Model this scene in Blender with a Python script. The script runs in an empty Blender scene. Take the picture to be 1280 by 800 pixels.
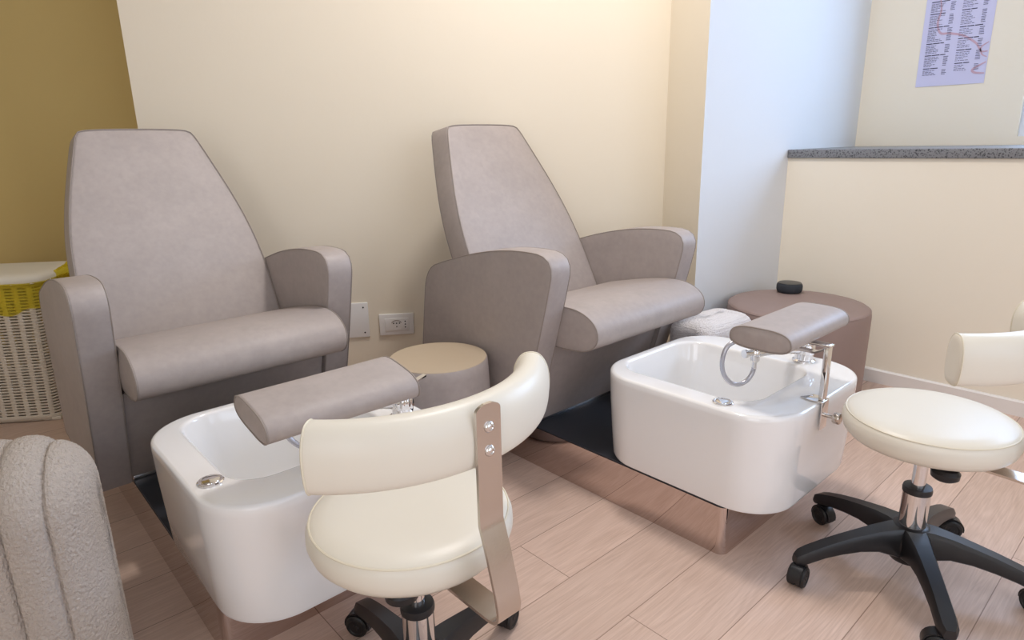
import bpy, bmesh, math, random
from math import sin, cos, pi, radians
from mathutils import Vector, Matrix
random.seed(7)
S = bpy.context.scene
COL = S.collection

# ------------------------------------------------------------------ materials
def lin(c):
    return tuple((x / 12.92 if x <= .04045 else ((x + .055) / 1.055) ** 2.4) for x in (v / 255 for v in c)) + (1,)

def new_mat(name):
    m = bpy.data.materials.new(name); m.use_nodes = True
    nt = m.node_tree; b = nt.nodes['Principled BSDF']
    return m, nt, b

def nd(nt, t, **kw):
    n = nt.nodes.new(t)
    for k, v in kw.items():
        if k.startswith('i_'):
            n.inputs[k[2:].replace('_', ' ')].default_value = v
        else:
            setattr(n, k, v)
    return n

def mat(name, rgb, rough=.5, metal=0, bump=0, bscale=80, var=0, vscale=4, coat=0, spec=.5, bdist=.002, detail=3, var2=0, v2scale=60):
    m, nt, b = new_mat(name)
    c = lin(rgb)
    b.inputs['Base Color'].default_value = c
    b.inputs['Roughness'].default_value = rough
    b.inputs['Metallic'].default_value = metal
    b.inputs['Coat Weight'].default_value = coat
    b.inputs['Coat Roughness'].default_value = .06
    b.inputs['Specular IOR Level'].default_value = spec
    tc = nd(nt, 'ShaderNodeTexCoord')
    if var or var2:
        n = nd(nt, 'ShaderNodeTexNoise', i_Scale=vscale, i_Detail=5.0, i_Roughness=.6)
        nt.links.new(tc.outputs['Object'], n.inputs['Vector'])
        r = nd(nt, 'ShaderNodeMapRange', i_From_Min=.3, i_From_Max=.7, i_To_Min=1 - var, i_To_Max=1 + var)
        nt.links.new(n.outputs['Fac'], r.inputs['Value'])
        val = r.outputs['Result']
        if var2:
            n2 = nd(nt, 'ShaderNodeTexNoise', i_Scale=v2scale, i_Detail=3.0, i_Roughness=.6)
            nt.links.new(tc.outputs['Object'], n2.inputs['Vector'])
            r2 = nd(nt, 'ShaderNodeMapRange', i_From_Min=.3, i_From_Max=.7, i_To_Min=1 - var2, i_To_Max=1 + var2)
            nt.links.new(n2.outputs['Fac'], r2.inputs['Value'])
            mm = nd(nt, 'ShaderNodeMath', operation='MULTIPLY')
            nt.links.new(val, mm.inputs[0]); nt.links.new(r2.outputs['Result'], mm.inputs[1]); val = mm.outputs[0]
        mx = nd(nt, 'ShaderNodeVectorMath', operation='SCALE')
        mx.inputs[0].default_value = c[:3]
        nt.links.new(val, mx.inputs['Scale'])
        nt.links.new(mx.outputs['Vector'], b.inputs['Base Color'])
    if bump:
        n = nd(nt, 'ShaderNodeTexNoise', i_Scale=bscale, i_Detail=float(detail), i_Roughness=.6)
        nt.links.new(tc.outputs['Object'], n.inputs['Vector'])
        bp = nd(nt, 'ShaderNodeBump', i_Strength=bump, i_Distance=bdist)
        nt.links.new(n.outputs['Fac'], bp.inputs['Height'])
        nt.links.new(bp.outputs['Normal'], b.inputs['Normal'])
    return m

def floor_mat():
    m, nt, b = new_mat('oak_laminate')
    tc = nd(nt, 'ShaderNodeTexCoord')
    mp = nd(nt, 'ShaderNodeMapping'); mp.inputs['Location'].default_value = (.35, -.026, 0)
    nt.links.new(tc.outputs['Object'], mp.inputs['Vector'])
    br = nd(nt, 'ShaderNodeTexBrick', offset=.37, offset_frequency=2)
    br.inputs['Scale'].default_value = 1
    br.inputs['Mortar Size'].default_value = .0011
    br.inputs['Mortar Smooth'].default_value = .2
    br.inputs['Brick Width'].default_value = 1.3
    br.inputs['Row Height'].default_value = .17
    br.inputs['Color1'].default_value = (.0, .0, .0, 1)
    br.inputs['Color2'].default_value = (1, 1, 1, 1)
    br.inputs['Mortar'].default_value = (.5, .5, .5, 1)
    nt.links.new(mp.outputs['Vector'], br.inputs['Vector'])
    # grain stretched along the plank, shifted per plank
    cmb = nd(nt, 'ShaderNodeCombineXYZ'); nt.links.new(br.outputs['Color'], cmb.inputs['X'])
    sc = nd(nt, 'ShaderNodeVectorMath', operation='SCALE'); sc.inputs['Scale'].default_value = 7
    nt.links.new(cmb.outputs['Vector'], sc.inputs[0])
    ad = nd(nt, 'ShaderNodeVectorMath', operation='ADD')
    nt.links.new(mp.outputs['Vector'], ad.inputs[0]); nt.links.new(sc.outputs['Vector'], ad.inputs[1])
    m2 = nd(nt, 'ShaderNodeMapping'); m2.inputs['Scale'].default_value = (.8, 7, 1)
    nt.links.new(ad.outputs['Vector'], m2.inputs['Vector'])
    n1 = nd(nt, 'ShaderNodeTexNoise', i_Scale=2.2, i_Detail=2.0, i_Roughness=.5, i_Distortion=.6)
    nt.links.new(m2.outputs['Vector'], n1.inputs['Vector'])
    wv = nd(nt, 'ShaderNodeMath', operation='MULTIPLY'); wv.inputs[1].default_value = 70
    nt.links.new(n1.outputs['Fac'], wv.inputs[0])
    sn = nd(nt, 'ShaderNodeMath', operation='SINE'); nt.links.new(wv.outputs[0], sn.inputs[0])
    m3 = nd(nt, 'ShaderNodeMapping'); m3.inputs['Scale'].default_value = (5, 170, 1)
    nt.links.new(ad.outputs['Vector'], m3.inputs['Vector'])
    n2 = nd(nt, 'ShaderNodeTexNoise', i_Scale=1.6, i_Detail=3.0, i_Roughness=.6)
    nt.links.new(m3.outputs['Vector'], n2.inputs['Vector'])
    g = nd(nt, 'ShaderNodeMath', operation='MULTIPLY_ADD'); g.inputs[1].default_value = .075
    nt.links.new(sn.outputs[0], g.inputs[0]); nt.links.new(n2.outputs['Fac'], g.inputs[2])
    rp = nd(nt, 'ShaderNodeValToRGB')
    rp.color_ramp.elements[0].position = .12; rp.color_ramp.elements[0].color = lin((196, 166, 148))
    rp.color_ramp.elements[1].position = .88; rp.color_ramp.elements[1].color = lin((230, 203, 187))
    nt.links.new(g.outputs[0], rp.inputs['Fac'])
    pv = nd(nt, 'ShaderNodeMapRange', i_To_Min=.93, i_To_Max=1.04)
    nt.links.new(br.outputs['Color'], pv.inputs['Value'])
    s2 = nd(nt, 'ShaderNodeVectorMath', operation='SCALE')
    nt.links.new(rp.outputs['Color'], s2.inputs[0]); nt.links.new(pv.outputs['Result'], s2.inputs['Scale'])
    mx = nd(nt, 'ShaderNodeMix', data_type='RGBA')
    nt.links.new(br.outputs['Fac'], mx.inputs['Factor'])
    nt.links.new(s2.outputs['Vector'], mx.inputs[6]); mx.inputs[7].default_value = lin((150, 122, 106))
    nt.links.new(mx.outputs[2], b.inputs['Base Color'])
    b.inputs['Roughness'].default_value = .48
    bp = nd(nt, 'ShaderNodeBump', i_Strength=.12, i_Distance=.001)
    nt.links.new(g.outputs[0], bp.inputs['Height']); nt.links.new(bp.outputs['Normal'], b.inputs['Normal'])
    return m

def stone_mat():
    m, nt, b = new_mat('grey_granite')
    tc = nd(nt, 'ShaderNodeTexCoord')
    v = nd(nt, 'ShaderNodeTexVoronoi', i_Scale=170.0); nt.links.new(tc.outputs['Object'], v.inputs['Vector'])
    n = nd(nt, 'ShaderNodeTexNoise', i_Scale=90.0, i_Detail=4.0); nt.links.new(tc.outputs['Object'], n.inputs['Vector'])
    a = nd(nt, 'ShaderNodeMath', operation='ADD'); nt.links.new(v.outputs['Distance'], a.inputs[0]); nt.links.new(n.outputs['Fac'], a.inputs[1])
    rp = nd(nt, 'ShaderNodeValToRGB')
    rp.color_ramp.elements[0].position = .6; rp.color_ramp.elements[0].color = lin((40, 41, 44))
    rp.color_ramp.elements[1].position = 1.2; rp.color_ramp.elements[1].color = lin((128, 128, 130))
    nt.links.new(a.outputs[0], rp.inputs['Fac']); nt.links.new(rp.outputs['Color'], b.inputs['Base Color'])
    b.inputs['Roughness'].default_value = .4
    return m

M = dict(
    cream=mat('cream_wall_paint', (240, 230, 211), .85, bump=.12, bscale=35, bdist=.003, detail=5),
    white=mat('white_wall_paint', (226, 226, 226), .85, bump=.1, bscale=35, bdist=.003, detail=5),
    ochre=mat('ochre_wall_paint', (214, 188, 124), .85, bump=.12, bscale=35, bdist=.003, detail=5),
    ceil=mat('ceiling_paint', (240, 238, 232), .9),
    trim=mat('white_skirting', (232, 226, 220), .4),
    floor=floor_mat(), stone=stone_mat(),
    taupe=mat('taupe_leatherette', (171, 160, 155), .5, bump=.15, bscale=420, bdist=.0006, var=.05, vscale=11, var2=.045, v2scale=55, spec=.4),
    seam=mat('taupe_piping', (150, 139, 131), .55),
    ivory=mat('ivory_vinyl', (228, 221, 206), .38, bump=.06, bscale=500, bdist=.0004, spec=.5),
    ivseam=mat('ivory_piping', (226, 217, 196), .42),
    acrylic=mat('white_acrylic', (244, 242, 240), .12, coat=.6),
    chrome=mat('polished_chrome', (226, 224, 224), .06, metal=1),
    mirror=mat('mirror_steel', (206, 192, 186), .035, metal=1),
    steel=mat('satin_steel', (206, 198, 190), .22, metal=1, bump=.05, bscale=300),
    black=mat('black_plastic', (24, 24, 27), .38),
    wheel=mat('black_rubber', (20, 20, 22), .5),
    blacktop=mat('black_platform_top', (52, 55, 62), .4, bump=.1, bscale=200, bdist=.0005),
    boucle=mat('cream_boucle', (192, 180, 169), .95, bump=1.0, bscale=190, bdist=.007, detail=4, var=.05, vscale=150, spec=.1),
    fleece=mat('white_terry', (244, 238, 236), .95, bump=1.0, bscale=260, bdist=.006, detail=4, spec=.1),
    mauve=mat('mauve_leatherette', (150, 128, 120), .6, bump=.2, bscale=350, bdist=.0006, var=.03, vscale=10),
    beige=mat('beige_top', (188, 170, 146), .5, var=.02),
    basket=mat('white_basket_plastic', (224, 214, 198), .5),
    bag=None, lid=mat('white_lid_plastic', (226, 220, 206), .45),
    plastic=mat('white_plastic', (240, 238, 236), .3),
    hole=mat('socket_hole', (30, 28, 28), .6),
    paper=mat('lilac_paper', (206, 204, 232), .6),
    ink=mat('grey_ink', (84, 82, 112), .7), inkd=mat('dark_ink', (58, 56, 84), .7), ribbon=mat('salmon_print', (200, 166, 182), .7),
    spk=mat('charcoal_fabric', (44, 48, 54), .8, bump=.4, bscale=900, bdist=.0006), spkr=mat('black_ring', (18, 20, 22), .3),
    hose=mat('grey_hose', (190, 190, 198), .25, metal=.6),
    wframe=mat('white_window_frame', (225, 228, 235), .4),
    lampw=mat('lamp_housing', (235, 235, 235), .4),
)
def bag_mat():
    m, nt, b = new_mat('yellow_bag_film')
    b.inputs['Base Color'].default_value = lin((232, 216, 70)); b.inputs['Roughness'].default_value = .35
    tr = nd(nt, 'ShaderNodeBsdfTransparent'); tr.inputs['Color'].default_value = lin((252, 244, 150))
    tl = nd(nt, 'ShaderNodeBsdfTranslucent'); tl.inputs['Color'].default_value = lin((235, 220, 60))
    m1 = nd(nt, 'ShaderNodeMixShader'); m1.inputs[0].default_value = .35
    m2 = nd(nt, 'ShaderNodeMixShader'); m2.inputs[0].default_value = .7
    nt.links.new(b.outputs[0], m1.inputs[1]); nt.links.new(tl.outputs[0], m1.inputs[2])
    nt.links.new(m1.outputs[0], m2.inputs[1]); nt.links.new(tr.outputs[0], m2.inputs[2])
    nt.links.new(m2.outputs[0], nt.nodes['Material Output'].inputs['Surface'])
    n = nd(nt, 'ShaderNodeTexNoise', i_Scale=40.0, i_Detail=3.0)
    bp = nd(nt, 'ShaderNodeBump', i_Strength=.5, i_Distance=.004)
    nt.links.new(n.outputs['Fac'], bp.inputs['Height']); nt.links.new(bp.outputs['Normal'], b.inputs['Normal'])
    return m
M['bag'] = bag_mat()
def glass_mat():
    m, nt, b = new_mat('window_glass')
    tr = nd(nt, 'ShaderNodeBsdfTransparent'); gl = nd(nt, 'ShaderNodeBsdfGlossy'); gl.inputs['Roughness'].default_value = .02
    mx = nd(nt, 'ShaderNodeMixShader'); mx.inputs[0].default_value = .06
    nt.links.new(tr.outputs[0], mx.inputs[1]); nt.links.new(gl.outputs[0], mx.inputs[2])
    nt.links.new(mx.outputs[0], nt.nodes['Material Output'].inputs['Surface'])
    return m
M['glass'] = glass_mat()

# ------------------------------------------------------------------ mesh helpers
class MB:
    def __init__(s): s.v = []; s.f = []
    def add(s, vs, fs):
        o = len(s.v); s.v += [tuple(p) for p in vs]; s.f += [tuple(i + o for i in f) for f in fs]; return s
    def rings(s, rings, cap0=True, cap1=True, closed=True):
        n = len(rings[0]); vs = [p for r in rings for p in r]; fs = []
        for i in range(len(rings) - 1):
            for j in range(n if closed else n - 1):
                k = (j + 1) % n
                fs.append((i * n + j, i * n + k, (i + 1) * n + k, (i + 1) * n + j))
        if cap0: fs.append(tuple(reversed(range(n))))
        if cap1: fs.append(tuple(range((len(rings) - 1) * n, len(rings) * n)))
        return s.add(vs, fs)
    def box(s, x0, x1, y0, y1, z0, z1, b=0):
        if b <= 0:
            return s.rings([[(x0, y0, z), (x1, y0, z), (x1, y1, z), (x0, y1, z)] for z in (z0, z1)])
        return s.add(*bev_box(x0, x1, y0, y1, z0, z1, b))
    def lathe(s, prof, n=40, c=(0, 0, 0), axis=None):
        # prof (r,z) bottom to top; r==0 ends are closed
        mt = Matrix.Identity(3) if axis is None else Vector((0, 0, 1)).rotation_difference(Vector(axis)).to_matrix()
        rr = []
        for r, z in prof:
            r = max(r, 1e-5)
            rr.append([tuple(mt @ Vector((r * cos(2 * pi * i / n), r * sin(2 * pi * i / n), z)) + Vector(c)) for i in range(n)])
        return s.rings(rr)
    def cyl(s, p0, p1, r, n=20, r1=None, b=0):
        p0 = Vector(p0); p1 = Vector(p1); d = p1 - p0; L = d.length
        r1 = r if r1 is None else r1
        pr = [(r, 0), (r1, L)] if not b else [(r - b, 0), (r - b * .3, b * .3), (r, b), (r1, L - b), (r1 - b * .3, L - b * .3), (r1 - b, L)]
        return s.lathe(pr, n, p0, d.normalized())
    def tube(s, pts, r, n=10, closed=False, cap=True):
        pts = [Vector(p) for p in pts]; N = len(pts); rings = []
        up = None
        for i, p in enumerate(pts):
            if closed: t = pts[(i + 1) % N] - pts[i - 1]
            else: t = pts[min(i + 1, N - 1)] - pts[max(i - 1, 0)]
            t.normalize()
            if up is None:
                up = Vector((0, 0, 1)) if abs(t.z) < .9 else Vector((1, 0, 0))
            a = (up - t * up.dot(t)).normalized(); up = a; bb = t.cross(a)
            rings.append([tuple(p + (a * cos(2 * pi * j / n) + bb * sin(2 * pi * j / n)) * r) for j in range(n)])
        if closed:
            rings.append(rings[0]); return s.rings(rings, False, False)
        return s.rings(rings, cap, cap)
    def build(s, name, m, parent=None, ang=35, flip=True):
        me = bpy.data.meshes.new(name); me.from_pydata(s.v, [], s.f)
        bm = bmesh.new(); bm.from_mesh(me)
        bmesh.ops.remove_doubles(bm, verts=bm.verts, dist=1e-6)
        bmesh.ops.dissolve_degenerate(bm, edges=bm.edges, dist=1e-7)
        if flip: bmesh.ops.recalc_face_normals(bm, faces=bm.faces)
        bm.to_mesh(me); bm.free()
        me.polygons.foreach_set('use_smooth', [True] * len(me.polygons))
        me.set_sharp_from_angle(angle=radians(ang))
        me.materials.append(m)
        o = bpy.data.objects.new(name, me); COL.objects.link(o)
        if parent: o.parent = parent
        return o

def bev_box(x0, x1, y0, y1, z0, z1, b, seg=3):
    bm = bmesh.new(); bmesh.ops.create_cube(bm, size=1)
    for v in bm.verts:
        v.co = ((x0 + x1) / 2 + v.co.x * (x1 - x0), (y0 + y1) / 2 + v.co.y * (y1 - y0), (z0 + z1) / 2 + v.co.z * (z1 - z0))
    bmesh.ops.bevel(bm, geom=list(bm.edges), offset=b, segments=seg, affect='EDGES', profile=.5)
    bm.verts.index_update()
    r = ([tuple(v.co) for v in bm.verts], [tuple(v.index for v in f.verts) for f in bm.faces]); bm.free(); return r

def rrect(x0, x1, y0, y1, r, z, n=10):
    out = []
    for cx, cy, a in ((x1 - r, y1 - r, 0), (x0 + r, y1 - r, 90), (x0 + r, y0 + r, 180), (x1 - r, y0 + r, 270)):
        for i in range(n + 1):
            t = radians(a + 90 * i / n); out.append((cx + r * cos(t), cy + r * sin(t), z))
    return out

def chaikin(p, it=2, keep=()):
    for _ in range(it):
        q = []; nk = set()
        for i in range(len(p)):
            a = p[i]; b = p[(i + 1) % len(p)]
            if i in keep: nk.add(len(q)); q.append(a)
            else: q.append(tuple(.75 * u + .25 * v for u, v in zip(a, b))) if True else None
            if (i + 1) % len(p) not in keep: q.append(tuple(.25 * u + .75 * v for u, v in zip(a, b)))
        p = q; keep = nk
    return p

def resample(p, n):
    P = [Vector(q) for q in p]; L = [0]
    for i in range(len(P)): L.append(L[-1] + (P[(i + 1) % len(P)] - P[i]).length)
    out = []; j = 0
    for k in range(n):
        s = L[-1] * k / n
        while L[j + 1] < s: j += 1
        t = (s - L[j]) / max(L[j + 1] - L[j], 1e-9)
        out.append(tuple(P[j].lerp(P[(j + 1) % len(P)], t)))
    return out

def area2(p): return sum(p[i][0] * p[(i + 1) % len(p)][1] - p[(i + 1) % len(p)][0] * p[i][1] for i in range(len(p))) / 2
def inset(p, d):
    n = len(p); out = []; s = 1 if area2(p) > 0 else -1
    for i in range(n):
        a = Vector(p[i - 1]); b = Vector(p[i]); c = Vector(p[(i + 1) % n])
        e = (b - a).normalized(); f = (c - b).normalized()
        nn = (Vector((-e.y, e.x)) + Vector((-f.y, f.x))).normalized() * s
        k = max(.35, nn.dot(Vector((-e.y, e.x)) * s))
        out.append(tuple(b + nn * (d / k)))
    return out

def slab(outline, w0, w1, r, mp, bulge0=0, bulge1=0, mb=None):
    """solid of a 2-D outline between w0 and w1, rounded edges r, softly domed faces; mp maps (u,v,w) to 3-D"""
    mb = mb or MB()
    cu = sum(p[0] for p in outline) / len(outline); cv = sum(p[1] for p in outline) / len(outline)
    def face(side):
        w = w1 if side > 0 else w0; bl = bulge1 if side > 0 else bulge0
        rs = []
        for a in (0, 22.5, 45, 67.5, 90):
            d = r * (1 - cos(radians(a))); ww = w - side * r * (1 - sin(radians(a)))
            rs.append([mp(u, v, ww) for u, v in inset(outline, d)])
        ins = inset(outline, r)
        for k in (.9, .75, .5, .25, .02):
            h = bl * (1 - k ** 2.2)
            rs.append([mp(cu + (u - cu) * k, cv + (v - cv) * k, w + side * h) for u, v in ins])
        return rs
    A = face(-1); B = face(1)
    mb.rings(list(reversed(A)) + B)
    return mb

def curve_pts(P, n=8, closed=False):
    """Catmull-Rom through the points"""
    P = [Vector(p) for p in P]; out = []; N = len(P)
    rng = range(N if closed else N - 1)
    for i in rng:
        g = (lambda k: P[k % N]) if closed else (lambda k: P[max(0, min(N - 1, k))])
        p0, p1, p2, p3 = g(i - 1), g(i), g(i + 1), g(i + 2)
        for j in range(n):
            t = j / n
            out.append(.5 * ((2 * p1) + (p2 - p0) * t + (2 * p0 - 5 * p1 + 4 * p2 - p3) * t * t + (3 * p1 - p0 - 3 * p2 + p3) * t ** 3))
    if not closed: out.append(P[-1])
    return [tuple(p) for p in out]

def fuzz(o, levels, scale, strength):
    sm = o.modifiers.new('fine', 'SUBSURF'); sm.subdivision_type = 'SIMPLE'; sm.levels = levels; sm.render_levels = levels
    tx = bpy.data.textures.new('fuzz', 'CLOUDS'); tx.noise_scale = scale; tx.noise_depth = 3
    dm = o.modifiers.new('fuzz', 'DISPLACE'); dm.texture = tx; dm.strength = strength; dm.mid_level = .5; dm.texture_coords = 'LOCAL'
    return o

def thing(name, label, cat, loc=(0, 0, 0), rz=0, group=None):
    o = bpy.data.objects.new(name, None); COL.objects.link(o); o.empty_display_size = .1
    o.location = loc; o.rotation_euler = (0, 0, rz); tag(o, label, cat, group); return o
def tag(o, label, cat, group=None):
    o['label'] = label; o['category'] = cat
    if group: o['group'] = group
    return o
def struct(o): o['kind'] = 'structure'; return o
def copy_tree(o, parent=None):
    c = o.copy(); COL.objects.link(c)
    if parent: c.parent = parent
    for ch in [x for x in bpy.data.objects if x.parent == o]: copy_tree(ch, c)
    return c

# ------------------------------------------------------------------ camera
H = .98
def cam_axes():
    p = radians(15.37); r = radians(1.2); a = radians(41.9)
    fwd = Vector((0, cos(p), -sin(p))); right = Vector((1, 0, 0)); down = fwd.cross(right)
    r2 = right * cos(r) + down * sin(r); d2 = down * cos(r) - right * sin(r)
    Z = Matrix.Rotation(-a, 3, 'Z')
    return Z @ r2, Z @ d2, Z @ fwd
CR, CD, CF = cam_axes()
cd = bpy.data.cameras.new('camera'); cam = bpy.data.objects.new('camera', cd); COL.objects.link(cam)
cd.sensor_width = 36; cd.lens = 804 / 1280 * 36; cd.clip_start = .02
m3 = Matrix((CR, -CD, -CF)).transposed()
cam.matrix_world = Matrix.Translation((0, 0, H)) @ m3.to_4x4()
S.camera = cam

# ------------------------------------------------------------------ room
def wall(name, p, q, z0, z1, t, m, side=1):
    """upright wall between plan points p and q; the thickness goes to the given side of p->q"""
    p = Vector(p); q = Vector(q); d = (q - p).normalized(); nn = Vector((-d.y, d.x)) * t * side
    c = [p, q, q + nn, p + nn]
    return struct(MB().rings([[(a.x, a.y, z) for a in c] for z in (z0, z1)]).build(name, m))

CEIL = 2.7
XR, YW = 2.77, 1.303             # right wall, white wall
ZS = .93                         # top of the niche sill
C0 = Vector((2.10, YW)); C1 = Vector((2.297, 1.597))
BD = Vector((-cos(radians(34)), sin(radians(34))))
C2 = C1 + BD * ((C1.x - .633) / cos(radians(34)))
rd = Vector((sin(radians(34)), cos(radians(34))))
C3 = C2 + rd * .42; C4 = C3 + BD * 1.9
XL, YN = -1.25, -1.9
struct(MB().box(XL - .3, 4.2, YN - .4, 5.0, -.06, 0).build('floor', M['floor']))
struct(MB().box(XL - .3, 4.2, YN - .4, 5.0, CEIL, CEIL + .06).build('ceiling', M['ceil']))
# back wall (with its return at the right end and the recess at the left end)
bw = MB()
nb = rd * .42
bw.rings([[(a.x, a.y, z) for a in (C1, C2, C2 + nb, C1 + nb)] for z in (0, CEIL)])
struct(bw.build('wall_back', M['cream']))
struct(MB().rings([[(a.x, a.y, z) for a in (C0, C1, C1 + nb, Vector((2.6, 2.2)), Vector((2.6, YW + .02)), Vector((C0.x + .013, YW + .02)))] for z in (0, CEIL)]).build('wall_return', M['cream']))
struct(MB().rings([[(x, y, z) for x, y in ((C0.x, YW), (3.6, YW), (3.6, YW + .0185), (C0.x + .0125, YW + .0185))] for z in (0, CEIL)]).build('wall_white', M['white']))
wall('wall_recess', C3, C4, 0, CEIL, .12, M['ochre'], -1)
# right wall: lower part flush with the sill, niche above it with the window in its back
WX = 3.475
WY0, WY1, WZ0, WZ1 = -.62, .66, .965, 2.15      # window opening in the niche back
rw = MB()
rw.box(XR, WX + .16, YN, YW, 0, ZS - .035)
struct(rw.build('wall_right', M['cream']))
nb_ = MB()
nb_.box(WX, WX + .16, WY1, YW, ZS - .035, CEIL)
nb_.box(WX, WX + .16, YN, WY0, ZS - .035, CEIL)
nb_.box(WX, WX + .16, WY0, WY1, ZS - .035, WZ0)
nb_.box(WX, WX + .16, WY0, WY1, WZ1, CEIL)
struct(nb_.build('wall_niche', M['cream']))
nn_ = MB(); nn_.box(XR, WX, YN, WY0 - .35, ZS - .035, CEIL)
struct(nn_.build('wall_niche_end', M['cream']))
# window
wf = MB()
for y0, y1 in ((WY1 - .055, WY1), (WY0, WY0 + .055), (-.01, .05)): wf.box(WX + .02, WX + .075, y0, y1, WZ0, WZ1)
for y0, y1 in ((WY0 + .0551, -.0101), (.0501, WY1 - .0551)):
    for z0, z1 in ((WZ0, WZ0 + .055), (WZ1 - .055, WZ1)): wf.box(WX + .02, WX + .075, y0, y1, z0, z1)
wo = struct(wf.build('window_1', M['wframe']))
MB().box(WX + .045, WX + .05, WY0 + .05, WY1 - .05, WZ0 + .05, WZ1 - .05).build('pane', M['glass'], wo)
sill = MB().box(XR - .012, WX - .0005, WY0 - .349, YW - .0005, ZS - .0345, ZS, .003).build('trim_1', M['stone']); struct(sill)
# side behind the camera
GX0, GX1, GZ1 = -.3, 1.9, 2.2
LY0, LY1 = -1.6, -.1
wl = MB(); wl.box(XL - .12, XL, YN, LY0, 0, CEIL); wl.box(XL - .12, XL, LY1, 5.0, 0, CEIL); wl.box(XL - .12, XL, LY0, LY1, 0, .5); wl.box(XL - .12, XL, LY0, LY1, GZ1, CEIL)
lf = MB()  # added window, out of view, an opening for the fill from the left
for y0, y1 in ((LY0, LY0 + .06), (LY1 - .06, LY1), (-.88, -.82)): lf.box(XL - .09, XL - .03, y0, y1, .5, GZ1)
for y0, y1 in ((LY0 + .0601, -.8801), (-.8199, LY1 - .0601)):
    for z0, z1 in ((.5, .56), (GZ1 - .06, GZ1)): lf.box(XL - .09, XL - .03, y0, y1, z0, z1)
lo_ = struct(lf.build('fill_window_3', M['wframe']))
MB().box(XL - .063, XL - .058, LY0 + .05, LY1 - .05, .55, GZ1 - .05).build('pane', M['glass'], lo_)
struct(wl.build('wall_left', M['cream']))
wn = MB(); wn.box(XL, GX0, YN - .12, YN, 0, CEIL); wn.box(GX1, XR, YN - .12, YN, 0, CEIL); wn.box(GX0, GX1, YN - .12, YN, GZ1, CEIL)
wn.box(GX0, GX1, YN - .12, YN, 0, .5)
struct(wn.build('wall_near', M['cream']))
gf = MB()  # added window behind the camera, out of view, opening for the front fill
for x0, x1 in ((GX0, GX0 + .06), (GX1 - .06, GX1), (.77, .83)): gf.box(x0, x1, YN - .09, YN - .03, .5, GZ1)
for x0, x1 in ((GX0 + .0601, .7699), (.8301, GX1 - .0601)):
    for z0, z1 in ((.5, .56), (GZ1 - .06, GZ1)): gf.box(x0, x1, YN - .09, YN - .03, z0, z1)
go = struct(gf.build('fill_window_2', M['wframe']))
MB().box(GX0 + .05, GX1 - .05, YN - .063, YN - .058, .55, GZ1 - .05).build('pane', M['glass'], go)

def skirting(name, p, q, side, h=.058, t=.012):
    p = Vector(p); q = Vector(q); d = (q - p).normalized(); nn = Vector((-d.y, d.x)) * side
    prof = [(0.0004, 0), (t, 0), (t, h - .006), (t * .5, h), (0.0004, h)]
    mb = MB(); mb.rings([[tuple((e + nn * a).to_3d() + Vector((0, 0, b))) for a, b in prof] for e in (p, q)])
    return struct(mb.build(name, M['trim'], ang=30))
skirting('baseboard_right', (XR, YW), (XR, YN), -1)
skirting('baseboard_white', (C0.x + .012, YW), (XR - .012, YW), -1)
skirting('baseboard_return', C0, C1, 1)
skirting('baseboard_back', C1, C2, 1)
skirting('baseboard_recess', C3, C4, 1)

# ------------------------------------------------------------------ treatment chair (local: x across, y towards the back, y=0 front foot)
PZ = .132
def make_chair(loc, label):
    t = thing('treatment_chair', label, 'chair', loc, 0, 'taupe foot-spa armchairs')
    prof = [(-.03, .136), (-.10, .36), (-.155, .56), (-.185, .69), (-.03, .695), (.13, .672), (.30, .625), (.41, .588), (.435, .44), (.46, .28), (.48, .136)]
    prof = chaikin(prof, 3, keep=(0, 10))
    prof = resample(prof, 90)
    for s in (-1, 1):
        x0, x1 = (-.345, -.268) if s < 0 else (.268, .345)
        a = slab(prof, x0, x1, .007, lambda u, v, w: (w, u, v), .003, .003).build('armrest', M['taupe'], t)
        for xx in (x0 + .0015, x1 - .0015):
            ins = inset(prof, .0015)
            MB().tube([(xx, u, v) for u, v in ins], .0016, 6, True).build('piping', M['seam'], a)
    # seat cushion
    cp = [(.20, .47), (.0, .515), (-.11, .534), (-.20, .535), (-.262, .502), (-.270, .452), (-.230, .417), (-.15, .410), (.0, .405), (.20, .37)]
    cp = resample(chaikin(cp, 3), 70)
    c = slab(cp, -.263, .263, .006, lambda u, v, w: (w, u, v), .006, .006).build('seat_cushion', M['taupe'], t)
    for xx in (-.262, .262):
        MB().tube([(xx, u, v) for u, v in inset(cp, .001)], .0016, 6, True).build('piping', M['seam'], c)
    # backrest: reclined tapering slab
    rec = radians(29); z0 = .478; y0 = .19
    hw = [(.40, .262), (.5, .265), (.60, .268), (.68, .262), (.75, .252), (.83, .233), (.92, .205), (1.0, .178), (1.032, .166), (1.048, .148)]
    right = [(w, (z - z0) / cos(rec)) for z, w in hw]
    out = right + [(-w, v) for w, v in reversed(right)]
    out = resample(chaikin(out, 2), 120)
    def mp(u, v, w): return (u, y0 + v * sin(rec) - w * .99, z0 + v * cos(rec) + w * .17)
    b = slab(out, -.098, 0, .010, mp, .004, .008).build('backrest', M['taupe'], t)
    MB().tube([mp(u, v, -.001) for u, v in inset(out, .002)], .0018, 6, True).build('piping', M['seam'], b)
    MB().tube([mp(u, v, -.096) for u, v in inset(out, .002)], .0018, 6, True).build('piping', M['seam'], b)
    # front panel under the seat and body
    pp = [(-.018, .146), (-.098, .405), (.15, .375), (.36, .30), (.42, .146)]
    slab(resample(pp, 80), -.266, .266, .002, lambda u, v, w: (w, u, v)).build('front_panel', M['taupe'], t)
    MB().box(-.264, .264, -.012, .43, PZ + .0005, .1455, .002).build('base_trim', M['chrome'], t)
    return t

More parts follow.
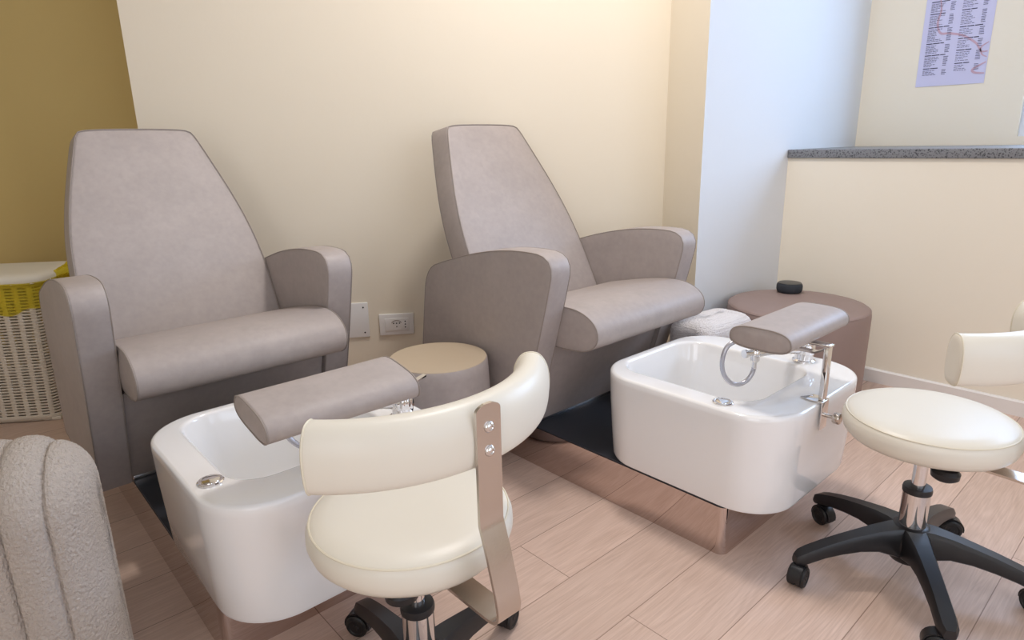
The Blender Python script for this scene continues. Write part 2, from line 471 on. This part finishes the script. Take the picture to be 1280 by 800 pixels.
# ------------------------------------------------------------------ platform, basin, footrest
def make_platform(loc, label):
    t = thing('spa_platform', label, 'platform', loc, 0, 'mirror-sided chair platforms')
    rs = [rrect(-.266, .266, -.673, .47, .022, z, 6) for z in (.0005, .128)]
    MB().rings(rs).build('mirror_plinth', M['mirror'], t)
    rs = [rrect(-.264, .264, -.671, .468, .02, z, 6) for z in (.1285, .132)]
    MB().rings(rs).build('black_top', M['blacktop'], t)
    return t

BX0, BX1, BY0, BY1, BZ = -.283, .236, -.790, -.262, .385
def make_basin(loc, label):
    t = thing('foot_basin', label, 'basin', loc, 0, 'white pedicure basins')
    rg = []
    def o(i, z, r=.125): rg.append(rrect(BX0 + i, BX1 - i, BY0 + i, BY1 - i, r - i * .5, z, 14))
    o(.02, .1335); o(.013, .136); o(.010, .145); o(.006, .22); o(.002, .30); o(.0, .365)
    for a in (20, 40, 60, 80, 90): o(.009 * (1 - cos(radians(a))), .376 + .009 * sin(radians(a)))
    ix0, ix1, iy0, iy1 = -.213, .133, -.682, -.292
    def n(i, z, r=.075): rg.append(rrect(ix0 + i, ix1 - i, iy0 + i, iy1 - i, max(r - i * .4, .02), z, 14))
    n(-.009, .385); n(-.005, .3843); n(-.002, .382); n(0, .377)
    n(.010, .32); n(.022, .25); n(.030, .20); n(.036, .186); n(.05, .175); n(.075, .170); n(.1, .168)
    MB().rings(rg).build('basin_shell', M['acrylic'], t, 50)
    d = MB().lathe([(0, .3852), (.0235, .3852), (.0238, .3875), (.0215, .3893), (.019, .3893), (.0183, .3884), (.0172, .3884), (.0165, .3898), (.012, .3912), (.005, .3918), (0, .3919)], 32, (-.243, -.632, 0)).build('drain_knob', M['chrome'], t)
    MB().lathe([(0, .1683), (.022, .1683), (.022, .171), (.014, .173), (0, .173)], 28, (-.03, -.48, 0)).build('drain_plug', M['chrome'], t)
    # mixer tap on the right deck
    tx, ty = .178, -.632
    tap = MB().lathe([(0, .3855), (.030, .3855), (.030, .389), (.0245, .392), (.0235, .43), (.0245, .434), (.0245, .438), (.022, .446), (.012, .451), (0, .452)], 32, (tx, ty, 0)).build('mixer_tap', M['chrome'], t)
    sp = curve_pts([(tx, ty, .415), (tx - .05, ty + .02, .424), (tx - .10, ty + .042, .428), (tx - .145, ty + .062, .427)], 6)
    MB().tube(sp, .0115, 14).build('spout', M['chrome'], tap)
    hx, hy = tx - .152, ty + .065
    h = MB(); h.lathe([(0, .405), (.010, .405), (.0125, .409), (.0125, .436), (.009, .441), (0, .441)], 20, (hx, hy, 0))
    h.cyl((hx - .03, hy + .012, .43), (hx + .005, hy - .001, .43), .0085, 14); h.cyl((hx - .034, hy + .014, .43), (hx - .027, hy + .011, .43), .0115, 14)
    h.cyl((hx, hy, .385), (hx, hy, .407), .0065, 14)
    h.build('hose_coupling', M['chrome'], tap)
    fl = [[((.0252 + .0011 * cos(12 * 2 * pi * i / 96)) * cos(2 * pi * i / 96) * k + tx, (.0252 + .0011 * cos(12 * 2 * pi * i / 96)) * sin(2 * pi * i / 96) * k + ty, zz) for i in range(96)] for zz, k in ((.407, .93), (.410, 1), (.431, 1), (.434, .93))]
    MB().rings(fl).build('handle_ring', M['chrome'], tap)
    # lever of the mixer
    lv = MB(); lv.rings([[(tx + x, ty + y * w, z + dz) for x, w, z in ((0, 1, .449),) for y, dz in ((-.009, 0), (.009, 0), (.009, .006), (-.009, .006))],
                         [(tx + .03, ty + y, .456 + dz) for y, dz in ((-.008, 0), (.008, 0), (.008, .005), (-.008, .005))],
                         [(tx + .065, ty + y, .466 + dz) for y, dz in ((-.006, 0), (.006, 0), (.006, .004), (-.006, .004))]])
    lv.build('lever', M['chrome'], tap)
    # hose: hangs from the coupling, loops up to the left and back under the footrest to the mixer
    ax = Vector((-.745, .45, 0)).normalized()          # direction of the loop in plan
    P = [(0, .39), (.004, .372), (.018, .352), (.04, .343), (.064, .349), (.085, .372), (.094, .40), (.092, .43), (.08, .455), (.05, .467), (.0, .466)]
    pts = [(hx + ax.x * a, hy + ax.y * a, z) for a, z in P] + [(hx + .06, hy - .012, .455), (tx - .03, ty + .02, .44), (tx - .012, ty + .012, .43)]
    MB().tube(curve_pts(pts, 6), .0062, 12).build('shower_hose', M['hose'], tap)
    return t

def make_footrest(loc, label, dy=0, tilt=0, dz=0, dx=0):
    t = thing('leg_rest', label, 'footrest', loc, 0, 'padded leg rests over the basins')
    w = .0725
    pr = []
    for i in range(60):
        a = 2 * pi * i / 60; ca, sa = cos(a), sin(a)
        u = w * math.copysign(abs(ca) ** .62, ca); v = (.030 if sa > 0 else .022) * math.copysign(abs(sa) ** .8, sa)
        pr.append((u, v))
    cy, cz = -.700 + dy, .546 + dz
    ct, st = cos(tilt), sin(tilt)
    pr = [(cy + u * ct - v * st, cz + u * st + v * ct) for u, v in pr]
    pr = resample(pr, 60)
    c = slab(pr, -.228 + dx, .078 + dx, .006, lambda u, v, w_: (w_, u, v), .003, .003).build('cushion', M['taupe'], t)
    for xx in (-.227 + dx, .077 + dx): MB().tube([(xx, u, v) for u, v in inset(pr, .001)], .0016, 6, True).build('piping', M['seam'], c)
    px = -.073; yf = BY0 - .003
    zt = .5245 + dz
    b = MB(); b.box(px - .011, px + .011, yf - .001, yf + .010, BZ + .004, zt, .0012); b.build('post', M['chrome'], t)
    zb = zt - .0005
    b = MB(); b.box(px - .013, px + .013, yf - .004, cy + .03, zb - .006, zb, .0012)
    b.build('support_arm', M['chrome'], t)
    b = MB(); b.rings([[(px + a, y, z) for a in (-.009, .009)] + [(px + a, y, z - .005) for a in (.009, -.009)] for y, z in ((yf + .012, zb - .012), (yf + .03, zb - .022), (cy + .02, zb - .022), (cy + .045, zb - .006))])
    b.build('brace', M['chrome'], t)
    cl = MB(); cl.box(px - .021, px + .021, yf - .003, yf + .035, BZ + .0006, BZ + .0036, .001)
    cl.box(px - .017, px + .017, yf - .0042, yf - .0005, .318, BZ + .0036, .001)
    cl.rings([[(px - .018, yf + .035, z), (px + .012, yf + .035, z), (px - .014, yf + .050, z)] for z in (BZ + .0006, BZ + .003)])
    co = cl.build('clamp', M['chrome'], t)
    k = MB(); k.cyl((px + .002, yf - .003, .352), (px + .002, yf - .028, .352), .0045, 14)
    k.cyl((px + .002, yf - .024, .352), (px + .002, yf - .040, .352), .0135, 24, b=.003)
    k.build('clamp_knob', M['steel'], co)
    return t

CL = (.54, 1.845, 0); CRt = (1.54, 1.345, 0)
make_platform(CL, 'mirror-sided low platform with black top under the left armchair')
make_platform(CRt, 'mirror-sided low platform with black top under the right armchair')
make_chair(CL, 'taupe armchair at the left, in front of the ochre wall beside the yellow-topped basket')
make_chair(CRt, 'taupe armchair at the right, in front of the cream wall beside the white wall')
DYL = -.035
make_basin((CL[0], CL[1] + DYL, 0), 'white square foot basin behind the ivory stool with the backrest facing us')
make_basin(CRt, 'white square foot basin with open view of its hose, left of the right ivory stool')
make_footrest((CL[0], CL[1] + DYL, 0), 'taupe leg rest cushion over the left foot basin, slightly tilted', dy=-.035, tilt=radians(10), dz=-.022, dx=.036)
make_footrest(CRt, 'taupe leg rest cushion over the right foot basin on a chrome clamp post')

# ------------------------------------------------------------------ stools
def make_stool(loc, label, zs, a0, phi, caster_dir):
    t = thing('pedicure_stool', label, 'stool', loc, 0, 'ivory pedicure stools')
    z = zs
    se = MB().lathe([(0, z - .056), (.135, z - .056), (.152, z - .051), (.161, z - .041), (.1658, z - .026), (.165, z - .012), (.1612, z - .004), (.158, z), (.151, z + .005), (.13, z + .009), (.10, z + .011), (.05, z + .0125), (0, z + .013)], 72).build('seat', M['ivory'], t, 40)
    MB().tube([(.1588 * cos(2 * pi * i / 72), .1588 * sin(2 * pi * i / 72), z - .0005) for i in range(72)], .0018, 6, True).build('piping', M['ivseam'], se)
    MB().lathe([(0, z - .078), (.03, z - .078), (.032, z - .07), (.085, z - .062), (.09, z - .0565), (0, z - .0565)], 36).build('mounting_plate', M['black'], t)
    MB().lathe([(.014, .20), (.014, z - .077), (0, z - .077)], 24).build('gas_piston', M['chrome'], t)
    cy = MB().lathe([(0, .128), (.0275, .128), (.0275, .226), (.0, .226)], 32).build('gas_cylinder', M['chrome'], t)
    MB().lathe([(.0145, .219), (.029, .219), (.0295, .226), (.028, .232), (.016, .234), (.0145, .234)], 32).build('collar', M['black'], cy)
    MB().lathe([(0, .052), (.036, .052), (.042, .062), (.048, .095), (.045, .125), (.036, .136), (.029, .139), (0, .139)], 36).build('hub', M['black'], t)
    # height knob under the seat
    kd = Vector((cos(radians(phi - 45)), sin(radians(phi - 45)), 0))
    kp = Vector((0, 0, z - .085)) + kd * .094
    kb = MB(); kb.cyl((0, 0, z - .072), tuple(kp), .006, 12); kb.lathe([(0, -.013), (.019, -.013), (.0255, -.008), (.0265, .003), (.021, .010), (0, .010)], 28, tuple(kp))
    kb.build('tilt_knob', M['black'], t)
    # five legs with casters
    for k in range(5):
        a = radians(a0 + 72 * k); d = Vector((cos(a), sin(a), 0)); s = Vector((-sin(a), cos(a), 0))
        rg = []
        for r, zt, h, w in ((.02, .136, .075, .030), (.045, .136, .066, .0255), (.08, .131, .050, .0215), (.12, .122, .040, .0195), (.16, .112, .035, .0185), (.20, .1, .031, .018), (.235, .087, .029, .0185), (.252, .079, .027, .0175), (.262, .071, .020, .011)):
            sec = [(-w * .72, zt), (w * .72, zt), (w, zt - .010), (w, zt - h + .004), (w * .8, zt - h), (-w * .8, zt - h), (-w, zt - h + .004), (-w, zt - .010)]
            rg.append([tuple(d * r + s * u + Vector((0, 0, v))) for u, v in sec])
        lg = MB().rings(rg).build('leg', M['black'], t, 40)
        p = d * .246
        # caster: stem, hood, two wheels
        ca = radians(caster_dir[k]); f = Vector((cos(ca), sin(ca), 0)); g = Vector((-sin(ca), cos(ca), 0))
        c = p + f * .012; R = .0245
        cb = MB(); cb.cyl(tuple(p + Vector((0, 0, .040))), tuple(p + Vector((0, 0, .062))), .008, 14)
        hood = []
        for i in range(13):
            th = radians(-10 + 200 * i / 12)
            rr = R + .004
            q = c + f * (-rr * cos(th)) + Vector((0, 0, .0255 + rr * sin(th))); qi = c + f * (-(rr - .003) * cos(th)) + Vector((0, 0, .0255 + (rr - .003) * sin(th)))
            hood.append([tuple(q - g * .0125), tuple(q + g * .0125), tuple(qi + g * .0125), tuple(qi - g * .0125)])
        cb.rings(hood)
        co = cb.build('caster', M['black'], t)
        for sg in (-1, 1):
            e = c + Vector((0, 0, .0255)) + g * (sg * .0015)
            MB().lathe([(0, 0), (R - .002, 0), (R, .002), (R, .0135), (R - .003, .0165), (R - .008, .0172), (R - .010, .0155), (.006, .0155), (.005, .017), (0, .017)], 32, tuple(e), tuple(g * sg)).build('wheel', M['wheel'], co)
    # steel strap carrying the backrest
    fa = radians(phi); d = Vector((cos(fa), sin(fa), 0)); s = Vector((-sin(fa), cos(fa), 0))
    zb = z - .074
    RS = .204; zu = z + .193
    path = [(.02, zb), (.08, zb), (.15, zb), (RS + .012, zb), (RS + .024, zb + .003), (RS + .0315, zb + .010), (RS + .033, zb + .022), (RS + .029, zb + .045), (RS + .014, zb + .100), (RS + .003, zb + .134), (RS, zb + .143), (RS, zb + .16), (RS, zu - .03), (RS, zu + .040)]
    rg = []; Wd = .0205
    for i, (r, zz) in enumerate(path):
        a = Vector(path[max(i - 1, 0)]); b = Vector(path[min(i + 1, len(path) - 1)]); tt = (b - a).normalized(); nn = Vector((-tt.y, tt.x)) * .0025
        q = [Vector((r, zz)) + nn, Vector((r, zz)) - nn]
        rg.append([tuple(d * q[0].x + s * -Wd + Vector((0, 0, q[0].y))), tuple(d * q[0].x + s * Wd + Vector((0, 0, q[0].y))), tuple(d * q[1].x + s * Wd + Vector((0, 0, q[1].y))), tuple(d * q[1].x + s * -Wd + Vector((0, 0, q[1].y)))])
    # rounded top
    r, zz = path[-1]
    for k in range(1, 6):
        aa = radians(90 * k / 5); ww = Wd * max(cos(aa), .35); h = .010 * sin(aa)
        rg.append([tuple(d * (r + o_) + s * u + Vector((0, 0, zz + h))) for o_, u in ((-.0025, -ww), (-.0025, ww), (.0025, ww), (.0025, -ww))])
    br = MB().rings(rg).build('back_strap', M['steel'], t, 30)
    for zz in (zu - .017, zu + .017):
        p = d * (RS + .0022) + Vector((0, 0, zz))
        MB().lathe([(0, 0), (.0082, 0), (.008, .0015), (.006, .004), (.0038, .0048), (.0036, .003), (0, .003)], 20, tuple(p), tuple(d)).build('bolt', M['chrome'], br)
    # curved pad
    R = .256; th = .029; zc = z + .193; cx = RS - .0035 - R - th
    def padsec(k):
        hh = .0475; ps = []
        for u, v in ((-th * .9, -hh + .014), (-th, 0), (-th * .9, hh - .022), (-th * .5, hh - .003), (.0, hh), (th * .5, hh - .003), (th * .92, hh - .022), (th * 1.05, 0), (th * .95, -hh + .014), (th * .62, -hh), (-th * .62, -hh)):
            ps.append((u * k, v * k))
        return resample(chaikin(ps, 3), 48)
    rg = []
    A = 48; base = padsec(1)
    def ring(ang, sc):
        a = radians(ang); q = []
        for u, v in base:
            r = R + u * sc; x = cx + r * cos(a); y = r * sin(a)
            q.append(tuple(d * x + s * y + Vector((0, 0, zc + v * sc))))
        return q
    angs = [(-A - .9, .3), (-A - .9, .75), (-A - .7, .93), (-A - .2, .985), (-A + .6, 1)] + [(-A + 2 + (2 * A - 4) * i / 44, 1) for i in range(45)] + [(A - .6, 1), (A + .2, .985), (A + .7, .93), (A + .9, .75), (A + .9, .3)]
    pad = MB().rings([ring(*q) for q in angs]).build('backrest', M['ivory'], t, 50)
    for sg in (-1, 1): MB().tube(ring(sg * (A + .1), .992), .0016, 6, True).build('piping', M['ivseam'], pad)
    return t
make_stool((.491, .803, 0), 'ivory stool in front of the left basin, its curved backrest and steel strap facing us', .414, 13, -90, [20, 120, 170, 260, 300])
make_stool((1.508, .350, 0), 'ivory stool at the right, its round seat and black star base in clear view', .400, 141, -95, [185, 110, 60, 300, 250])

# ------------------------------------------------------------------ round pouf between the chairs
t = thing('round_pouf', 'low round taupe pouf with beige top between the two armchairs', 'pouf', (1.03, 1.475, 0))
MB().lathe([(0, .002), (.125, .002), (.136, .012), (.146, .08), (.1505, .18), (.150, .27), (.1465, .35), (.1445, .376), (.142, .381)], 64).build('body', M['taupe'], t, 50)
MB().lathe([(.1425, .379), (.1415, .3825), (.135, .3835), (.06, .385), (0, .385)], 64).build('top_panel', M['beige'], t)

# ------------------------------------------------------------------ mauve ottoman in the corner + speaker
t = thing('round_ottoman', 'large round mauve ottoman in the corner behind the right basin', 'ottoman', (2.372, 1.03, 0))
MB().lathe([(0, .003), (.238, .003), (.246, .010), (.248, .1), (.2495, .25), (.250, .35), (.2485, .362), (.2445, .371), (.239, .3755), (.2, .3785), (.1, .381), (0, .382)], 80).build('body', M['mauve'], t, 50)
MB().tube([(.2465 * cos(2 * pi * i / 80), .2465 * sin(2 * pi * i / 80), .3685) for i in range(80)], .0018, 6, True).build('piping', M['mauve'], t)
t = thing('smart_speaker', 'small round black speaker lying on the mauve ottoman', 'speaker', (2.515, 1.13, .3797))
MB().lathe([(0, 0), (.038, 0), (.046, .005), (.049, .014), (.049, .028), (.0465, .035), (.044, .0375)], 48).build('fabric_band', M['spk'], t, 50)
MB().lathe([(.0445, .037), (.043, .0395), (.03, .0405), (0, .0405)], 48).build('top_disc', M['spkr'], t)

# ------------------------------------------------------------------ fleecy white footstool
def fleecy():
    rg = []
    def r(i, z): rg.append(rrect(-.146 + i, .146 - i, -.088 + i, .088 - i, max(.045 - i * .4, .008), z, 8))
    r(.012, .003); r(.003, .02)
    for k in range(1, 11): r(0, .02 + .315 * k / 10)
    for a in (20, 40, 60, 80): r(.040 * (1 - cos(radians(a))), .335 + .048 * sin(radians(a)))
    r(.05, .384); r(.062, .3852); r(.074, .3858)
    return rg
o = MB().rings(fleecy()).build('fleece_footstool', M['fleece'], None, 60)
fuzz(o, 4, .0045, .006); o.location = (1.976, 1.150, 0); o.rotation_euler = (0, 0, radians(-4))
tag(o, 'white fleecy footstool between the right basin and the mauve ottoman', 'footstool')

# ------------------------------------------------------------------ boucle channel-back chair, bottom left
def boucle_chair():
    T = Vector((.088, 1.02)); e1 = Vector((-.947, .32)).normalized(); e2 = Vector((-e1.y * -1, e1.x * -1)); e2 = Vector((.32, .947)).normalized()
    t = thing('boucle_chair', 'cream boucle chair with vertical channel tufting, bottom left corner', 'chair', (T.x, T.y, 0), math.atan2(e2.y, e2.x) - pi / 2)
    # local: -x is along e1 (left), +y away
    zt = .562; hw = .095; n = 11; cw = .051
    def prof(v):           # v 0..1 from near bottom over the top to far bottom -> (y, z, ny, nz)
        L0 = zt - hw - .04; Lc = pi * hw; tot = 2 * L0 + Lc; s = v * tot
        if s < L0: return (-hw, .04 + s, -1, 0)
        if s < L0 + Lc:
            a = pi - (s - L0) / hw; return (hw * cos(a), zt - hw + hw * sin(a), cos(a), sin(a))
        return (hw, zt - hw - (s - L0 - Lc), 1, 0)
    nv = 72; per = 14; rg = []
    tot = n * per
    for i in range(tot + 1):
        u = i / per; x = -u * cw; ph = (u - math.floor(u)) if i < tot else 0
        puff = .010 * (abs(sin(pi * u)) ** .42)
        e = min(u, n - u) * cw; er = .10
        sh = 1 if e >= er else math.sqrt(max(0, 1 - (1 - e / er) ** 2))
        if u < 1 or u > n - 1: puff = .010 * (abs(sin(pi * u)) ** .42 if (u > .5 and u < n - .5) else 1)
        ring = []
        for j in range(nv + 1):
            y, z, ny, nz = prof(j / nv)
            k = .12 + .88 * sh
            y2 = y * k + ny * puff * k; zc = zt - hw
            z2 = z + nz * puff
            if z > zc: z2 = zc + (z - zc) * (.35 + .65 * sh) + nz * puff * sh
            ring.append((x + .0, y2, z2))
        rg.append(ring)
    mb = MB(); mb.rings(rg)
    fuzz(mb.build('channel_back', M['boucle'], t, 70), 3, .0034, .0034).location = (0, hw, 0)
    s = MB().rings([rrect(-n * cw + .10, -.13, 2 * hw - .02, .62, .06, z, 6) for z in (.06, .12, .25)]).build('seat_base', M['boucle'], t)
    rs = [rrect(-n * cw + .10 + i, -.13 - i, 2 * hw - .03 + i, .64 - i, .07, z, 6) for i, z in ((.02, .252), (0, .275), (0, .33), (.015, .36), (.05, .37))]
    MB().rings(rs).build('seat_cushion', M['boucle'], t)
    for x, y in ((-.06, .06), (-n * cw + .06, .06), (-.19, .55), (-n * cw + .16, .55)):
        MB().cyl((x, y + .02, .001), (x, y + .02, .08), .018, 16, .022).build('leg', M['black'], t)
boucle_chair()

# ------------------------------------------------------------------ laundry basket with yellow bag
def basket():
    A = Vector((.232, 2.838)); ang = radians(-34)
    t = thing('laundry_basket', 'white woven plastic basket with lid beside the left armchair', 'basket', (A.x, A.y, 0), ang)
    W, D, Hh = .40, .29, .53
    def per(k, z, n=1):
        g = .045 * z / Hh
        return g
    # perimeter samples: columns of slot + rib
    nc_w, nc_d = 11, 8
    def ring(z, grow=0):
        g = .03 * z / Hh + grow
        x0, x1, y0, y1, r = -W - g * .8, g * .8, -g * .5, D + g * .5, .045
        return resample([(a, b) for a, b, c in rrect(x0, x1, y0, y1, r, 0, 12)], 160)
    rows = 44; zs = []
    z = .02
    for k in range(rows):
        zs += [z, z + .0064]; z += .0113
    zs.append(z)
    zs = [.004] + zs + [Hh]
    P = [[(x, y, zz) for x, y in ring(zz)] for zz in zs]
    v = [p for r in P for p in r]; f = []
    n = 160
    for i in range(len(zs) - 1):
        isrow = 1 <= i <= 2 * rows and (i % 2 == 0)
        for j in range(n):
            colq = j % 5
            hole = isrow and colq in (0, 1, 2) 
            if hole: continue
            k = (j + 1) % n
            f.append((i * n + j, i * n + k, (i + 1) * n + k, (i + 1) * n + j))
    o = MB().add(v, f).build('woven_body', M['basket'], t)
    md = o.modifiers.new('thick', 'SOLIDIFY'); md.thickness = .0035; md.offset = -1
    # feet: corner skids
    for x, y in ((-.03, .03), (-W + .03, .03), (-.03, D - .03), (-W + .03, D - .03)):
        MB().box(x - .03, x + .03, y - .028, y + .028, .0005, .014, .003).build('foot', M['basket'], t)
    MB().rings([[(x, y, zz) for x, y in inset(ring(zz), .006)] for zz in (.006, .010)]).build('bottom', M['basket'], t)
    rg = []
    for i, zz in ((.0, Hh - .004), (-.012, Hh + .001), (-.014, Hh + .014), (-.008, Hh + .024), (.004, Hh + .030), (.02, Hh + .033), (.06, Hh + .034)):
        rg.append(rrect(-W - .024 + i, .024 - i, -.015 + i, D + .015 - i, max(.05 - i * .6, .01), zz, 10))
    MB().rings(rg).build('lid', M['lid'], t, 50)
    # bag film: collar folded over the rim outside the weave
    rg = []
    rnd = random.Random(3)
    for k in range(17):
        zz = Hh + .006 - .105 * k / 16
        base = inset(ring(min(zz, Hh)), -.006 - .010 * max(0, 1 - k / 3))
        rr = []
        for j, (x, y) in enumerate(base):
            w = .0022 * sin(j * .9 + k * .15) + .0016 * sin(j * 2.3 + 1 + k * .2)
            cx, cy = -W / 2, D / 2; q = Vector((x - cx, y - cy)).normalized()
            zz2 = zz - (.012 * sin(j * .17 + .6) + .006 * sin(j * .53)) * (k / 16)
            rr.append((x + q.x * w, y + q.y * w, zz2))
        rg.append(rr)
    # bunched corner at the rear right above the rim
    b = MB(); b.rings(rg, False, False)
    bg = b.build('bin_bag', M['bag'], None, 80)
    bg.location = (A.x, A.y, 0); bg.rotation_euler = (0, 0, ang)
    tag(bg, 'yellow plastic bag folded over the rim of the white woven basket', 'bag')
    bn = MB(); rg = []
    for k in range(10):
        a = k / 9; rr = []
        for j in range(26):
            th = 2 * pi * j / 26; q = (.017 + .010 * sin(pi * a)) * (1 + .22 * sin(th * 5 + k) + .12 * sin(th * 3 - k * .7))
            rr.append((.034 + .010 * sin(3 * a) + q * cos(th) * .8, .10 + .2 * a, Hh + .006 + q * sin(th) * 1.25))
        rg.append(rr)
    bn.rings(rg); bn.build('gathered_edge', M['bag'], bg, 80)
basket()

# ------------------------------------------------------------------ wall plates
def on_back(u, zc):
    """point on the back wall by distance from C1"""
    p = C1 + BD * u; return (p.x, p.y, zc)
face = math.atan2(-rd.y, -rd.x) + pi / 2      # local -y faces the room
uS = (C1.x - 1.359) / cos(radians(34))
t = thing('wall_socket', 'white wall socket between the armchairs, right of the blank cover', 'socket', on_back(uS, .269), face); t.scale = (1.1, 1.1, 1.1)
# local x runs to the viewer's right
MB().box(-.064, .064, -.0095, -.0003, -.041, .041, .003).build('plate', M['plastic'], t)
ins = MB().box(-.043, .045, -.0125, -.009, -.024, .024, .0015).build('insert', M['plastic'], t)
ho = MB()
for x in (-.011, 0, .011): ho.cyl((x, -.0122, .005), (x, -.0132, .005), .0026, 12)
ho.cyl((0, -.0122, -.008), (0, -.0132, -.008), .0022, 12)
ho.build('socket_holes', M['hole'], ins)
ho = MB()
for zq in (-.011, 0, .011): ho.cyl((.032, -.0122, zq), (.032, -.0132, zq), .0026, 12)
ho.build('socket_holes', M['hole'], ins)
ar = MB().tube([(.019 * cos(radians(a)), -.0127, .002 + .014 * sin(radians(a))) for a in range(20, 161, 10)], .0012, 6)
ar.build('socket_rim', M['seam'], ins)
uC = (C1.x - 1.17) / cos(radians(34))
t = thing('junction_cover', 'blank white junction box cover beside the left armchair', 'cover plate', on_back(uC, .294), face)
MB().box(-.13, .117, -.007, -.0003, -.073, .073, .0025).build('plate', M['plastic'], t)
for x, zq in ((.098, .053), (.098, -.053), (-.111, .053), (-.111, -.053)):
    MB().lathe([(0, 0), (.0034, 0), (.003, .0012), (0, .0015)], 14, (x, -.0071, zq), (0, -1, 0)).build('screw', M['hole'], t)

# ------------------------------------------------------------------ price list on the niche wall
t = thing('price_list', 'lilac printed price list hanging on the niche wall above the granite sill', 'poster', (WX - .0006, 1.07, 1.189), 0)
PW, PH = .262, .371
# local: y from 0 to -PW is left to right, z up
def pq(x, z, off): return (-off, -x, z)
pa = MB()
rg = []
for i in range(13):
    x = PW * i / 12; cur = .0012 + .0012 * (1 - cos(2 * pi * i / 12)) / 2
    rg.append([pq(x, 0, cur), pq(x, PH, cur), pq(x, PH, cur - .0006), pq(x, 0, cur - .0006)])
pa.rings(rg); pa.build('paper', M['paper'], t)
rr = random.Random(5)
def strip(mb, x, z, w, h):
    o = .0032
    mb.add([pq(x, z, o), pq(x + w, z, o), pq(x + w, z + h, o), pq(x, z + h, o)], [(0, 1, 2, 3)])
def words(mb, x, z, w, h, lo, hi):
    e = x + w
    while x < e - lo * .5:
        q = min(rr.uniform(lo, hi), e - x); strip(mb, x, z, q, h); x += q + .0022
for colx, blocks in ((.022, (6, 7, 9, 6, 7, 4)), (.142, (5, 8, 5, 5, 6, 4))):
    tx_ = MB()
    pitch = .0060 if colx < .1 else .0068
    z = PH - .022
    for bi, nl in enumerate(blocks):
        hd = MB(); words(hd, colx, z, rr.uniform(.05, .088), .0034, .018, .038); z -= .0082
        hd.build('printed_heading', M['inkd'], t)
        for k in range(nl):
            words(tx_, colx, z, rr.uniform(.028, .058), .0019, .006, .016)
            strip(tx_, colx + .074, z, rr.uniform(.014, .019), .0022); z -= pitch
        z -= .0048
    tx_.build('printed_lines', M['ink'], t)
rb = MB()
def flat_ribbon(pts, w):
    P = curve_pts([(a, b, 0) for a, b in pts], 8); L = []; Rr = []
    for i, p in enumerate(P):
        a = Vector(P[max(i - 1, 0)]); b = Vector(P[min(i + 1, len(P) - 1)]); d = (b - a).normalized()
        ww = w * (.5 + .5 * sin(pi * i / (len(P) - 1))); L.append(pq(p[0] - d.y * ww, p[1] + d.x * ww, .0028)); Rr.append(pq(p[0] + d.y * ww, p[1] - d.x * ww, .0028))
    n = len(P); rb.add(L + Rr, [(i, i + 1, n + i + 1, n + i) for i in range(n - 1)])
flat_ribbon([(.055, PH - .01), (.062, .31), (.055, .265), (.07, .222), (.11, .215), (.16, .20), (.21, .165), (.235, .13), (.258, .128)], .0045)
flat_ribbon([(.258, .165), (.232, .145), (.238, .118), (.258, .105)], .003)
flat_ribbon([(.258, .085), (.215, .06), (.222, .045), (.258, .04)], .0045)
rb.build('ribbon_print', M['ribbon'], t)

# ------------------------------------------------------------------ lamps on the ceiling (above the frame)
def ceiling_lamp(x, y, e, label):
    t = thing('ceiling_lamp', label, 'lamp', (x, y, CEIL), 0)
    MB().lathe([(.155, -.05), (.17, -.05), (.17, -.0005), (.155, -.0005)], 48).build('housing', M['lampw'], t)
    ld = bpy.data.lights.new('lamp_light', 'AREA'); ld.shape = 'DISK'; ld.size = .30; ld.energy = e; ld.color = (1.0, .94, .90)
    lo = bpy.data.objects.new('lamp_light', ld); COL.objects.link(lo); lo.parent = t; lo.location = (0, 0, -.053)
ceiling_lamp(1.4, 1.2, 19, 'round ceiling lamp above the two foot basins')

# ------------------------------------------------------------------ niche daylight and two added fill lights
def window_light(name, loc, rot, sx, sy, e, col):
    ld = bpy.data.lights.new(name, 'AREA'); ld.shape = 'RECTANGLE'; ld.size = sx; ld.size_y = sy; ld.energy = e; ld.color = col
    lo = bpy.data.objects.new(name, ld); COL.objects.link(lo); lo.location = loc; lo.rotation_euler = rot
window_light('niche_daylight', (WX + .20, (WY0 + WY1) / 2, (WZ0 + WZ1) / 2), (0, radians(90), 0), WZ1 - WZ0, WY1 - WY0, 48, (.46, .66, 1.0))
window_light('front_fill', ((GX0 + GX1) / 2, YN - .2, (.5 + GZ1) / 2), (radians(90), 0, 0), GX1 - GX0, GZ1 - .5, 20, (.80, .87, 1.0))  # added fill from behind the camera, brightens the chair fronts
window_light('side_fill', (XL - .2, (LY0 + LY1) / 2, (.5 + GZ1) / 2), (0, radians(-90), 0), GZ1 - .5, LY1 - LY0, 19, (1.0, .96, .95))  # added fill from the left, lifts the basin sides and arm sides
w = bpy.data.worlds.new('world'); S.world = w; w.use_nodes = True
bg = w.node_tree.nodes['Background']; bg.inputs['Color'].default_value = (.55, .68, .9, 1); bg.inputs['Strength'].default_value = .8

S.view_settings.view_transform = 'Standard'; S.view_settings.look = 'None'; S.view_settings.gamma = 1
S.view_settings.use_curve_mapping = False; S.view_settings.exposure = .31
